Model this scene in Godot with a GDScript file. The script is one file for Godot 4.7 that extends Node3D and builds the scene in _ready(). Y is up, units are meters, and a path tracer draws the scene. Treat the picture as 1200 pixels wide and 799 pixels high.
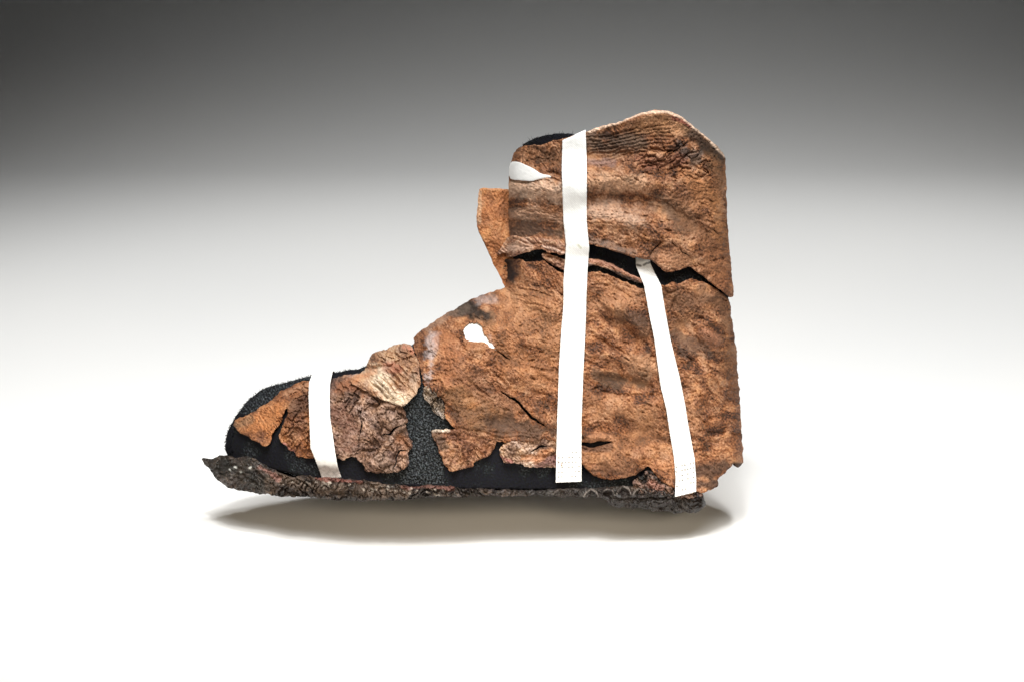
extends Node3D
# An ancient leather ankle boot, held on a black felt form by white cotton tapes, on a white table.
# Shapes are worked out on fine grids in units of 0.4 mm (x to the right, y down, z towards the front of the boot).

const S := 0.0004            # metres per unit
const CX := 600.0
const CY := 399.5
const LEAN := 13.5           # the boot leans back so that it rests on the far edge of its sole
const DIST := 3.0

var shoe: Node3D
var frame: Transform3D       # where the boot stands
var lowest := 1e9
var n_big := FastNoiseLite.new()
var n_mid := FastNoiseLite.new()
var n_fine := FastNoiseLite.new()
var n_tone := FastNoiseLite.new()
var n_cell := FastNoiseLite.new()

# the rounded volume of the foot: half depth on a 3-unit grid
const BX := 230
const BY := 50
const BC := 3.0
const BW := 222
const BH := 196
var body := PackedFloat32Array()
var top := PackedFloat32Array()      # highest surface built so far, same grid


func _ready() -> void:
	var cam := Camera3D.new()
	cam.name = "camera"
	cam.projection = Camera3D.PROJECTION_PERSPECTIVE
	cam.fov = rad_to_deg(2.0 * atan(399.5 * S / DIST))
	cam.near = 0.05
	cam.far = 60.0
	add_child(cam)
	var we := WorldEnvironment.new()
	we.name = "studio_air"
	var env := Environment.new()
	env.background_mode = Environment.BG_COLOR
	env.background_color = Color(0.1, 0.1, 0.095)
	env.tonemap_mode = Environment.TONE_MAPPER_LINEAR
	env.tonemap_exposure = 1.0
	env.sdfgi_enabled = true
	env.ssao_enabled = true
	env.ssil_enabled = true
	we.environment = env
	add_child(we)
	spot_lamp("overhead_lamp", Vector3(0.0, 0.8, 0.6), Vector3(0, 0, 0.009), 0.359, 0.704, 1.5, 0.36, Color(1.0, 0.998, 0.985))
	spot_lamp("high_lamp", Vector3(0.4, 2.15, 0.3), Vector3(0.075, 0.05, -0.14), 0.2852, 0.5, 1.31, 0.11, Color(1.0, 1.0, 0.993))
	spot_lamp("high_lamp", Vector3(-0.3, 2.15, 0.6), Vector3(0.075, 0.05, -0.14), 0.2751, 0.5, 1.40, 0.11, Color(1.0, 1.0, 0.993))
	spot_lamp("high_lamp", Vector3(0.4, 2.1, 0.95), Vector3(0.075, 0.05, -0.14), 0.2641, 0.5, 1.53, 0.11, Color(1.0, 1.0, 0.993))
	spot_lamp("high_lamp", Vector3(-0.05, 1.95, 1.3), Vector3(0.075, 0.05, -0.14), 0.2598, 0.5, 1.58, 0.11, Color(1.0, 1.0, 0.993))
	for side in [-1.0, 1.0]:
		spot_lamp("added_low_fill", Vector3(0.5 * side, 0.31, 1.08), Vector3(0.06 * side, -0.05, 0.08), 0.16, 1.0, 1.3, 0.15, Color(1.0, 0.925, 0.81))  # added warm fill, no known source, lifts the shadow under the sole

	noise(n_big, 0.012, 3)
	noise(n_mid, 0.045, 3)
	noise(n_fine, 0.13, 3)
	noise(n_tone, 0.03, 4)
	n_cell.noise_type = FastNoiseLite.TYPE_CELLULAR
	n_cell.cellular_return_type = FastNoiseLite.RETURN_DISTANCE2_SUB
	n_cell.cellular_distance_function = FastNoiseLite.DISTANCE_EUCLIDEAN
	n_cell.frequency = 0.075
	n_cell.seed = 11
	n_cell.fractal_type = FastNoiseLite.FRACTAL_NONE

	make_body()
	shoe = Node3D.new()
	shoe.name = "leather_boot"
	shoe.set_meta("label", "cracked brown ancient leather ankle boot with torn vamp and a ragged dark sole")
	shoe.set_meta("category", "boot")
	add_child(shoe)
	build_boot()

	var lean := Basis(Vector3(1, 0, 0), deg_to_rad(-LEAN))
	# rest the lowest point on the table
	var low := 1e9
	for o in get_children():
		if o is Node3D and not (o is Light3D or o is Camera3D):
			low = minf(low, lowest_of(o, lean))
	frame = Transform3D(lean, Vector3(0, -low, 0))
	for o in get_children():
		if o is Node3D and not (o is Light3D or o is Camera3D):
			o.transform = frame
	cam.transform = Transform3D(lean, frame * Vector3(0, 0, DIST + 0.02))

	var ground := MeshInstance3D.new()
	ground.name = "backdrop"
	var st := SurfaceTool.new()
	st.begin(Mesh.PRIMITIVE_TRIANGLES)
	var line := [Vector2(5.0, 0.0), Vector2(1.0, 0.0), Vector2(0.0, 0.0), Vector2(-0.5, 0.0)]
	for k in 25:
		var a := PI * 0.5 * k / 24.0
		line.append(Vector2(-0.79 - 0.341 * sin(a), 0.341 - 0.341 * cos(a)))
	line.append(Vector2(-1.131, 3.5))
	for p: Vector2 in line:
		for x in [-4.0, 4.0]:
			st.add_vertex(Vector3(x, p.y, p.x))
	for k in line.size() - 1:
		for q in [0, 1, 2, 1, 3, 2]:
			st.add_index(2 * k + q)
	st.generate_normals()
	ground.mesh = st.commit()
	var gm := StandardMaterial3D.new()
	gm.resource_name = "white_paper"
	gm.albedo_color = Color(0.83, 0.83, 0.828).linear_to_srgb()
	gm.roughness = 0.9
	gm.metallic_specular = 0.2
	ground.material_override = gm
	ground.set_meta("kind", "structure")
	ground.set_meta("label", "smooth white paper sweep under and behind the boot")
	add_child(ground)


func spot_lamp(called: String, at: Vector3, target: Vector3, half: float, soft: float, energy: float, size: float, tint: Color) -> void:
	var l := SpotLight3D.new()
	l.name = called
	l.spot_angle = rad_to_deg(half)
	l.spot_angle_attenuation = soft
	l.spot_range = 12.0
	l.spot_attenuation = 2.0
	l.light_energy = energy
	l.light_size = size
	l.light_color = tint
	l.shadow_enabled = true
	add_child(l, true)
	l.look_at_from_position(at, target, Vector3.UP)


func noise(n: FastNoiseLite, f: float, octaves: int) -> void:
	n.noise_type = FastNoiseLite.TYPE_SIMPLEX_SMOOTH
	n.frequency = f
	n.seed = int(f * 1000.0) + octaves
	n.fractal_type = FastNoiseLite.FRACTAL_FBM
	n.fractal_octaves = octaves
	n.fractal_gain = 0.5


func lowest_of(o: Node, lean: Basis) -> float:
	var low := 1e9
	if o is MeshInstance3D and not str(o.name).contains("fuzz"):
		for k in o.mesh.get_surface_count():
			var v: PackedVector3Array = o.mesh.surface_get_arrays(k)[Mesh.ARRAY_VERTEX]
			for p in v:
				low = minf(low, (lean * p).y)
	for c in o.get_children():
		low = minf(low, lowest_of(c, lean))
	return low


# ---------------------------------------------------------------- the rounded volume

func table(t: Array, x: float) -> float:
	if x <= t[0][0]:
		return t[0][1]
	for i in range(1, t.size()):
		if x <= t[i][0]:
			var k: float = (x - t[i - 1][0]) / (t[i][0] - t[i - 1][0])
			k = k * k * (3.0 - 2.0 * k)
			return lerpf(t[i - 1][1], t[i][1], k)
	return t[-1][1]


func make_body() -> void:
	var u := Sheet.poly("260 526 261 515 264 503 272 489 281 475 294 462 306 454 320 449 338 445 352 441 366 438 391 435 405 433 424 431 429 424 433 417 441 411 449 408 462 404 474 401 482 400 485 393 500 381 515 371 530 362 545 354 560 346 575 341 590 337 594 330 596 300 595 276 595 220 596 200 600 182 604 174 604 40 846 40 850 181 852 230 857 300 862 348 863 385 866 432 869 480 872 526 874 545 874 760 260 760")
	var g := Sheet.new()
	g.setup(Rect2(BX, BY, (BW - 1) * BC, (BH - 1) * BC), BC)
	g.outline([u], 130.0)
	var dx := [[262, 44], [300, 58], [350, 84], [430, 110], [510, 112], [600, 100], [700, 90], [880, 84]]
	body.resize(BW * BH)
	for j in BH:
		var y := BY + j * BC
		var leg := smoothstep(380.0, 290.0, y)
		for i in BW:
			var x := BX + i * BC
			var big := lerpf(table(dx, x), 92.0, leg)
			var r := lerpf(80.0, 120.0, leg)
			var d := clampf(g.sd[j * g.w + i] / r, 0.0, 1.0)
			body[j * BW + i] = big * sqrt(1.0 - (1.0 - d) * (1.0 - d))
	for k in 2:
		body = blurred(body)
	top = body.duplicate()
	for i in top.size():
		top[i] = body[i] - 10.0


func blurred(a: PackedFloat32Array) -> PackedFloat32Array:
	var b := a.duplicate()
	for j in range(1, BH - 1):
		for i in range(1, BW - 1):
			var n := j * BW + i
			b[n] = (a[n] * 4.0 + 2.0 * (a[n - 1] + a[n + 1] + a[n - BW] + a[n + BW]) + a[n - BW - 1] + a[n - BW + 1] + a[n + BW - 1] + a[n + BW + 1]) / 16.0
	return b


func dilated(a: PackedFloat32Array) -> PackedFloat32Array:
	var b := a.duplicate()
	for j in range(1, BH - 1):
		for i in range(1, BW - 1):
			var n := j * BW + i
			b[n] = maxf(maxf(maxf(a[n], a[n - 1]), maxf(a[n + 1], a[n - BW])), a[n + BW])
	return b


func sample(a: PackedFloat32Array, x: float, y: float) -> float:
	var fx := clampf((x - BX) / BC, 0.0, BW - 1.01)
	var fy := clampf((y - BY) / BC, 0.0, BH - 1.01)
	var i := int(fx)
	var j := int(fy)
	fx -= i
	fy -= j
	var n := j * BW + i
	return lerpf(lerpf(a[n], a[n + 1], fx), lerpf(a[n + BW], a[n + BW + 1], fx), fy)


# a closed outline with its corners rounded off
static func smooth_poly(s: String) -> PackedVector2Array:
	var p := Sheet.poly(s)
	for k in 1:
		var q := PackedVector2Array()
		for i in p.size():
			var a := p[i]
			var b := p[(i + 1) % p.size()]
			q.append(a.lerp(b, 0.25))
			q.append(a.lerp(b, 0.75))
		p = q
	return p


# ---------------------------------------------------------------- a sheet: an outline, a height and a colour on a grid

class Sheet:
	var r: Rect2
	var c := 1.0
	var w := 0
	var h := 0
	var sd := PackedFloat32Array()
	var z := PackedFloat32Array()      # relief over the base
	var base := PackedFloat32Array()   # base surface
	var cr := PackedFloat32Array()     # crack strength
	var col := PackedColorArray()
	var dist := PackedFloat32Array()
	var along := PackedFloat32Array()
	var wob: FastNoiseLite

	static func poly(s: String) -> PackedVector2Array:
		var f := s.split_floats(" ", false)
		var p := PackedVector2Array()
		for i in f.size() / 2:
			p.append(Vector2(f[2 * i], f[2 * i + 1]))
		return p

	func setup(rect: Rect2, cell: float) -> void:
		r = rect
		c = cell
		w = int(ceil(r.size.x / c)) + 1
		h = int(ceil(r.size.y / c)) + 1
		for a in [sd, z, base, cr, dist, along]:
			a.resize(w * h)
		col.resize(w * h)
		dist.fill(1e6)

	func outline(polys: Array, band: float) -> void:
		# signed distance, positive inside, exact within the band
		sd.fill(band)
		var cross := {}
		for p: PackedVector2Array in polys:
			for i in p.size():
				var a := p[i]
				var b := p[(i + 1) % p.size()]
				var i0 := maxi(0, int(floor((minf(a.x, b.x) - band - r.position.x) / c)))
				var i1 := mini(w - 1, int(ceil((maxf(a.x, b.x) + band - r.position.x) / c)))
				var j0 := maxi(0, int(floor((minf(a.y, b.y) - band - r.position.y) / c)))
				var j1 := mini(h - 1, int(ceil((maxf(a.y, b.y) + band - r.position.y) / c)))
				var ab := b - a
				var inv := 1.0 / maxf(ab.length_squared(), 1e-9)
				for j in range(j0, j1 + 1):
					for k in range(i0, i1 + 1):
						var q := Vector2(r.position.x + k * c, r.position.y + j * c) - a
						var t := clampf(q.dot(ab) * inv, 0.0, 1.0)
						var d := q.distance_squared_to(ab * t)
						if d < band * band:
							var n := j * w + k
							d = sqrt(d)
							if d < sd[n]:
								sd[n] = d
		for j in h:
			var y := r.position.y + j * c + 1e-4
			var xs := []
			for p: PackedVector2Array in polys:
				for i in p.size():
					var a := p[i]
					var b := p[(i + 1) % p.size()]
					if (a.y > y) != (b.y > y):
						xs.append(a.x + (y - a.y) / (b.y - a.y) * (b.x - a.x))
			xs.sort()
			var k := 0
			var inside := false
			for i in w:
				var x := r.position.x + i * c
				while k < xs.size() and xs[k] <= x:
					k += 1
					inside = not inside
				if not inside:
					sd[j * w + i] = -sd[j * w + i]

	func near(line: PackedVector2Array, reach: float) -> Array:
		# fills dist and along for cells within reach of the line; returns the cells
		var cells := PackedInt32Array()
		var total := 0.0
		for i in line.size() - 1:
			total += line[i].distance_to(line[i + 1])
		var run := 0.0
		for s in line.size() - 1:
			var a := line[s]
			var b := line[s + 1]
			var ab := b - a
			var ln := maxf(ab.length(), 1e-6)
			var inv := 1.0 / (ln * ln)
			var i0 := maxi(0, int(floor((minf(a.x, b.x) - reach - r.position.x) / c)))
			var i1 := mini(w - 1, int(ceil((maxf(a.x, b.x) + reach - r.position.x) / c)))
			var j0 := maxi(0, int(floor((minf(a.y, b.y) - reach - r.position.y) / c)))
			var j1 := mini(h - 1, int(ceil((maxf(a.y, b.y) + reach - r.position.y) / c)))
			for j in range(j0, j1 + 1):
				for i in range(i0, i1 + 1):
					var q := Vector2(r.position.x + i * c, r.position.y + j * c) - a
					var t := clampf(q.dot(ab) * inv, 0.0, 1.0)
					var d := q.distance_to(ab * t)
					if d < reach:
						var n := j * w + i
						if dist[n] > 1e5:
							cells.append(n)
						if d < absf(dist[n]):
							dist[n] = d if ab.cross(q) >= 0.0 else -d
							along[n] = (run + t * ln) / total
			run += ln
		return [cells]

	func keep_largest() -> void:
		var mark := PackedInt32Array()
		mark.resize(w * h)
		var best := 0
		var best_id := 0
		var id := 0
		var todo := PackedInt32Array()
		for s in w * h:
			if sd[s] <= 0.0 or mark[s] != 0:
				continue
			id += 1
			todo.append(s)
			mark[s] = id
			var count := 0
			while todo.size():
				var n := todo[todo.size() - 1]
				todo.resize(todo.size() - 1)
				count += 1
				for m in [n - 1, n + 1, n - w, n + w]:
					if m >= 0 and m < w * h and sd[m] > 0.0 and mark[m] == 0:
						mark[m] = id
						todo.append(m)
			if count > best:
				best = count
				best_id = id
		for n in w * h:
			if sd[n] > 0.0 and mark[n] != best_id:
				sd[n] = -0.3

	func done(cells: PackedInt32Array) -> void:
		for n in cells:
			dist[n] = 1e6

	# a fold: positive amount raises, negative sinks; taper thins the ends
	func fold(s: String, width: float, amount: float, taper := 1.0, wobble := 1.0) -> void:
		var cells: PackedInt32Array = near(poly(s), width * 2.6 + wobble * 2.0)[0]
		for n in cells:
			var x := r.position.x + (n % w) * c
			var y := r.position.y + (n / w) * c
			var t := 1.0 - taper * pow(absf(2.0 * along[n] - 1.0), 3.0)
			var d := (dist[n] + wobble * 2.2 * wob.get_noise_2d(x * 0.7 + 31.0, y * 0.7)) / (width * (0.35 + 0.65 * t))
			z[n] += amount * (2.1 if width >= 4.0 else 1.2) * t * exp(-d * d)
		done(cells)

	# an edge of a layer: right of the line (walking along it, y down) stands amount higher at the line, fading over width
	func ledge(s: String, width: float, amount: float, wobble := 1.0) -> void:
		var cells: PackedInt32Array = near(poly(s), width * 3.0)[0]
		for n in cells:
			var x := r.position.x + (n % w) * c
			var y := r.position.y + (n / w) * c
			var t := 1.0 - pow(absf(2.0 * along[n] - 1.0), 4.0)
			var d := dist[n] + wobble * 2.5 * wob.get_noise_2d(x * 0.8, y * 0.8 + 77.0)
			if d >= 0.0:
				z[n] += amount * t * exp(-d / width)
			else:
				z[n] -= 0.6 * amount * t * exp(d / (0.35 * width))
		done(cells)

	# a tear through the sheet
	func tear(s: String, width: float, wobble := 1.0) -> void:
		var cells: PackedInt32Array = near(poly(s), width + 8.0)[0]
		for n in cells:
			var x := r.position.x + (n % w) * c
			var y := r.position.y + (n / w) * c
			var t := 1.0 - pow(absf(2.0 * along[n] - 1.0), 2.0)
			var d := absf(dist[n] + wobble * 3.0 * wob.get_noise_2d(x, y + 13.0))
			sd[n] = minf(sd[n], d - width * (0.25 + 0.75 * t))
		done(cells)

	# a patch of colour with a ragged edge: stains, also painted shade and highlights
	func stain_and_shading(s: String, width: float, tint: Color, amount: float, rag := 0.6) -> void:
		var cells: PackedInt32Array = near(poly(s), width * 2.0)[0]
		for n in cells:
			var x := r.position.x + (n % w) * c
			var y := r.position.y + (n / w) * c
			var k := 1.0 - absf(dist[n]) / (width * 1.6) + rag * wob.get_noise_2d(x * 0.55 + 200.0, y * 0.55) + 0.5 * rag * wob.get_noise_2d(x * 2.2, y * 2.2 + 50.0)
			k = clampf(smoothstep(0.1, 0.75, k), 0.0, 1.0) * amount
			var speck := 1.0 + 0.5 * wob.get_noise_2d(x * 6.0, y * 6.0) + 0.4 * wob.get_noise_2d(x * 2.4 + 90.0, y * 2.4)
			col[n] = col[n].lerp(Color(tint.r * speck, tint.g * speck, tint.b * speck), k)
		done(cells)

	func cracked(s: String, width: float, amount: float) -> void:
		var cells: PackedInt32Array = near(poly(s), width * 2.0)[0]
		for n in cells:
			cr[n] = maxf(cr[n], amount * smoothstep(1.0, 0.4, absf(dist[n]) / (width * 1.6)))
		done(cells)


# what a leather surface looks like: p holds angle, stretch, wrinkle, grain, crack, cell, and colours
func leather(sh: Sheet, p: Dictionary) -> void:
	var ang := deg_to_rad(float(p.get("angle", 15.0)))
	var ca := cos(ang)
	var sa := sin(ang)
	var stretch: float = p.get("stretch", 3.0)
	var wr: float = p.get("wrinkle", 1.4)
	var gr: float = p.get("grain", 1.0)
	var lump: float = p.get("lump", 2.5)
	var size: float = p.get("cell", 1.0)
	var dark: Color = p.get("dark", Color(0.12, 0.05, 0.026))
	var mid: Color = p.get("mid", Color(0.29, 0.142, 0.076))
	var light: Color = p.get("light", Color(0.44, 0.24, 0.13))
	var tones: float = p.get("tones", 1.0)
	for j in sh.h:
		var y := sh.r.position.y + j * sh.c
		for i in sh.w:
			var n := j * sh.w + i
			if sh.sd[n] < -2.5 * sh.c:
				continue
			var x := sh.r.position.x + i * sh.c
			var wx := x + 14.0 * n_big.get_noise_2d(x * 1.5, y * 1.5 + 400.0)
			var wy := y + 14.0 * n_big.get_noise_2d(x * 1.5 + 900.0, y * 1.5)
			var u := (wx * ca + wy * sa) / stretch
			var v := wy * ca - wx * sa
			var a := n_mid.get_noise_2d(u * 1.5, v * 1.9)
			var b := n_fine.get_noise_2d(u * 1.7 + 500.0, v * 1.35)
			var g := n_fine.get_noise_2d(x * 1.6, y * 1.6 + 300.0)
			var ridge := 1.0 - 2.2 * absf(b)
			var pit := n_fine.get_noise_2d(x * 2.1 + 820.0, y * 2.1)
			sh.z[n] += lump * n_big.get_noise_2d(x * 1.3, y * 1.3) * 2.6 + wr * (1.9 * a + 1.15 * ridge) + gr * (1.5 * g - 5.0 * maxf(0.0, pit - 0.22))
			var cv := 0.0
			if sh.cr[n] > 0.01:
				var kx := wx + 5.0 * n_mid.get_noise_2d(x * 1.7, y * 1.7)
				var ky := wy + 5.0 * n_mid.get_noise_2d(x * 1.7 + 60.0, y * 1.7)
				var e := n_cell.get_noise_2d(kx / size, ky / size) + 1.0
				var e2 := n_cell.get_noise_2d(kx / size * 2.3 + 70.0, ky / size * 2.3) + 1.0
				cv = smoothstep(0.26, 0.04, e)
				sh.z[n] -= sh.cr[n] * (7.5 * cv + 2.2 * smoothstep(0.25, 0.02, e2)) - sh.cr[n] * 1.6 * smoothstep(0.0, 0.5, e)
			var t := n_tone.get_noise_2d(wx, wy) * 1.25 * tones + 0.55 * a + 0.4 * b + 0.95 * n_fine.get_noise_2d(x * 2.6 + 40.0, y * 2.6)
			var k := mid
			if t < 0.0:
				k = mid.lerp(dark, clampf(-t * 1.35, 0.0, 1.0))
			else:
				k = mid.lerp(light, clampf(t * 1.25, 0.0, 1.0))
			var hue := n_tone.get_noise_2d(x * 2.0 + 700.0, y * 2.0)
			k.r *= 1.0 + 0.12 * hue
			k.b *= 1.0 - 0.22 * hue
			sh.col[n] = k


func base_on(sh: Sheet, lift: float) -> void:
	for j in sh.h:
		for i in sh.w:
			sh.base[j * sh.w + i] = maxf(0.0, sample(body, sh.r.position.x + i * sh.c, sh.r.position.y + j * sh.c)) + lift


func ragged(sh: Sheet, amount: float, scale := 1.0) -> void:
	for j in sh.h:
		for i in sh.w:
			var n := j * sh.w + i
			if absf(sh.sd[n]) < 8.0:
				var x := (sh.r.position.x + i * sh.c) * scale
				var y := (sh.r.position.y + j * sh.c) * scale
				sh.sd[n] += amount * (n_fine.get_noise_2d(x * 0.8, y * 0.8 + 900.0) + 0.9 * n_mid.get_noise_2d(x * 1.3, y * 1.3 + 900.0))


# makes one mesh of a sheet and, mirrored, of the far side
func mesh_of(sh: Sheet, far: Sheet, opt: Dictionary) -> ArrayMesh:
	var vs := PackedVector3Array()
	var ns := PackedVector3Array()
	var cs := PackedColorArray()
	var ix := PackedInt32Array()
	add_side(sh, 1.0, opt, vs, ns, cs, ix)
	if far:
		add_side(far, -1.0, opt, vs, ns, cs, ix)
	var arr := []
	arr.resize(Mesh.ARRAY_MAX)
	arr[Mesh.ARRAY_VERTEX] = vs
	arr[Mesh.ARRAY_NORMAL] = ns
	arr[Mesh.ARRAY_COLOR] = cs
	arr[Mesh.ARRAY_INDEX] = ix
	var m := ArrayMesh.new()
	m.add_surface_from_arrays(Mesh.PRIMITIVE_TRIANGLES, arr)
	return m


func side_mesh(sh: Sheet, side: float, opt: Dictionary) -> ArrayMesh:
	var vs := PackedVector3Array()
	var ns := PackedVector3Array()
	var cs := PackedColorArray()
	var ix := PackedInt32Array()
	add_side(sh, side, opt, vs, ns, cs, ix)
	var arr := []
	arr.resize(Mesh.ARRAY_MAX)
	arr[Mesh.ARRAY_VERTEX] = vs
	arr[Mesh.ARRAY_NORMAL] = ns
	arr[Mesh.ARRAY_COLOR] = cs
	arr[Mesh.ARRAY_INDEX] = ix
	var m := ArrayMesh.new()
	m.add_surface_from_arrays(Mesh.PRIMITIVE_TRIANGLES, arr)
	return m


func add_side(sh: Sheet, side: float, opt: Dictionary, vs: PackedVector3Array, ns: PackedVector3Array, cs: PackedColorArray, ix: PackedInt32Array) -> void:
	var w := sh.w
	var h := sh.h
	var c := sh.c
	var rim: float = opt.get("rim", 2.6)
	var deep: float = opt.get("deep", 14.0)
	var solid: bool = opt.get("solid", false)
	var splat: bool = side > 0.0 and opt.get("splat", true)
	var edge_tint: Color = opt.get("edge", Color(1, 1, 1))
	var Z := PackedFloat32Array()
	Z.resize(w * h)
	for n in w * h:
		var d := sh.sd[n]
		var drop := 0.0
		if d < rim:
			var e := 1.0 - clampf(d, 0.0, rim) / rim
			drop = rim * 0.9 * (1.0 - sqrt(maxf(0.0, 1.0 - e * e)))
		var up := sh.z[n]
		if up < -6.0:
			up = -6.0 + (up + 6.0) * 0.3
		Z[n] = maxf(0.6, sh.base[n] + up - drop)
	if splat:
		for n in w * h:
			if sh.sd[n] > 0.0:
				var bi := int(round((sh.r.position.x + (n % w) * c - BX) / BC))
				var bj := int(round((sh.r.position.y + (n / w) * c - BY) / BC))
				if bi >= 0 and bj >= 0 and bi < BW and bj < BH:
					var b := bj * BW + bi
					if Z[n] > top[b]:
						top[b] = Z[n]
	var corner := PackedInt32Array()
	corner.resize(w * h)
	corner.fill(-1)
	var eh := corner.duplicate()
	var ev := corner.duplicate()
	var walls := PackedInt32Array()
	var wall_base := PackedFloat32Array()
	var loop := PackedInt32Array()
	var kinds := PackedInt32Array()
	for j in h - 1:
		for i in w - 1:
			var n0 := j * w + i
			var n1 := n0 + 1
			var n2 := n1 + w
			var n3 := n0 + w
			var s0 := sh.sd[n0] > 0.0
			var s1 := sh.sd[n1] > 0.0
			var s2 := sh.sd[n2] > 0.0
			var s3 := sh.sd[n3] > 0.0
			if not (s0 or s1 or s2 or s3):
				continue
			loop.clear()
			kinds.clear()
			var nn := [n0, n1, n2, n3]
			var ss := [s0, s1, s2, s3]
			for q in 4:
				var na: int = nn[q]
				var nb: int = nn[(q + 1) & 3]
				if ss[q]:
					if corner[na] < 0:
						corner[na] = vs.size()
						add_vertex(sh, Z, na, na, 0.0, side, vs, ns, cs)
					loop.append(corner[na])
					kinds.append(0)
				if ss[q] != ss[(q + 1) & 3]:
					var lo := mini(na, nb)
					var hi := maxi(na, nb)
					var t := sh.sd[lo] / (sh.sd[lo] - sh.sd[hi])
					var id := eh[lo] if hi == lo + 1 else ev[lo]
					if id < 0:
						id = vs.size()
						if hi == lo + 1:
							eh[lo] = id
						else:
							ev[lo] = id
						add_vertex(sh, Z, lo, hi, t, side, vs, ns, cs)
					loop.append(id)
					kinds.append(1)
			for k in range(1, loop.size() - 1):
				ix.append(loop[0])
				if side > 0.0:
					ix.append(loop[k])
					ix.append(loop[k + 1])
				else:
					ix.append(loop[k + 1])
					ix.append(loop[k])
			for k in loop.size():
				var k2 := (k + 1) % loop.size()
				if kinds[k] == 1 and kinds[k2] == 1:
					walls.append(loop[k])
					walls.append(loop[k2])
					wall_base.append(sh.base[n0])
	for k in walls.size() / 2:
		var a := walls[2 * k]
		var b := walls[2 * k + 1]
		if not solid and wall_base.size() == 0:
			continue
		var pa := vs[a]
		var pb := vs[b]
		var under := 0.0 if solid or (opt.get("far", true) and wall_base[k] < 42.0) else maxf(0.0, wall_base[k] - deep) * S
		var qa := Vector3(pa.x, pa.y, side * minf(under, absf(pa.z)))
		var qb := Vector3(pb.x, pb.y, side * minf(under, absf(pb.z)))
		var nrm := (pb - pa).cross(Vector3(0, 0, side)).normalized()
		if side < 0.0:
			nrm = -nrm
		var dir := Vector3(pb.y - pa.y, -(pb.x - pa.x), 0.0).normalized()
		nrm = dir if nrm.dot(dir) > 0.0 else -dir
		# outward is away from the sheet: the loop runs clockwise on screen, so outside is to its left
		var out := Vector3(pb.y - pa.y, pa.x - pb.x, 0.0).normalized()
		out = -out
		var first := vs.size()
		vs.append(pa)
		vs.append(pb)
		vs.append(qb)
		vs.append(qa)
		var ca := cs[a] * edge_tint
		var cb := cs[b] * edge_tint
		for q in 4:
			ns.append(out)
		cs.append(ca)
		cs.append(cb)
		cs.append(cb)
		cs.append(ca)
		if side > 0.0:
			ix.append_array([first, first + 2, first + 1, first, first + 3, first + 2])
		else:
			ix.append_array([first, first + 1, first + 2, first, first + 2, first + 3])


func add_vertex(sh: Sheet, Z: PackedFloat32Array, a: int, b: int, t: float, side: float, vs: PackedVector3Array, ns: PackedVector3Array, cs: PackedColorArray) -> void:
	var w := sh.w
	var xa := sh.r.position.x + (a % w) * sh.c
	var ya := sh.r.position.y + (a / w) * sh.c
	var xb := sh.r.position.x + (b % w) * sh.c
	var yb := sh.r.position.y + (b / w) * sh.c
	var x := lerpf(xa, xb, t)
	var y := lerpf(ya, yb, t)
	vs.append(Vector3((x - CX) * S, (CY - y) * S, side * lerpf(Z[a], Z[b], t) * S))
	var i := clampi(a % w, 1, w - 2)
	var j := clampi(a / w, 1, sh.h - 2)
	var n := j * w + i
	var gx := (Z[n + 1] - Z[n - 1]) / (2.0 * sh.c)
	var gy := (Z[n + w] - Z[n - w]) / (2.0 * sh.c)
	ns.append(Vector3(-gx, gy, side).normalized())
	cs.append(sh.col[a].lerp(sh.col[b], t) if t > 0.0 else sh.col[a])


func bounds(polys: Array, margin := 4.0) -> Rect2:
	var b := Rect2(polys[0][0], Vector2.ZERO)
	for p in polys[0]:
		b = b.expand(p)
	return b.grow(margin)


# shape: outline text; holes: array of texts; surface: fills the sheet; cell: grid step
func sheet_of(shape: Array, cell: float, rag: float, surface: Callable) -> Sheet:
	var polys := []
	for s in shape:
		polys.append(smooth_poly(s))
	var sh := Sheet.new()
	sh.wob = n_mid
	sh.setup(bounds(polys), cell)
	sh.outline(polys, 12.0)
	if rag > 0.0:
		ragged(sh, rag)
	surface.call(sh)
	sh.keep_largest()
	return sh


func piece(called: String, shape: Array, rag: float, mat: Material, surface: Callable, opt := {}, parent: Node = null, cell := 0.8) -> MeshInstance3D:
	var near := sheet_of(shape, cell, rag, surface)
	var far := sheet_of(shape, maxf(2.4, cell), rag, surface) if opt.get("far", true) else null
	var o := MeshInstance3D.new()
	o.name = called
	o.mesh = mesh_of(near, far, opt)
	o.material_override = mat
	(parent if parent else shoe).add_child(o, true)
	return o


func matte(called: String, rough: float, spec: float) -> StandardMaterial3D:
	var m := StandardMaterial3D.new()
	m.resource_name = called
	m.vertex_color_use_as_albedo = true
	m.roughness = rough
	m.metallic_specular = spec
	return m


# ---------------------------------------------------------------- the boot

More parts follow.
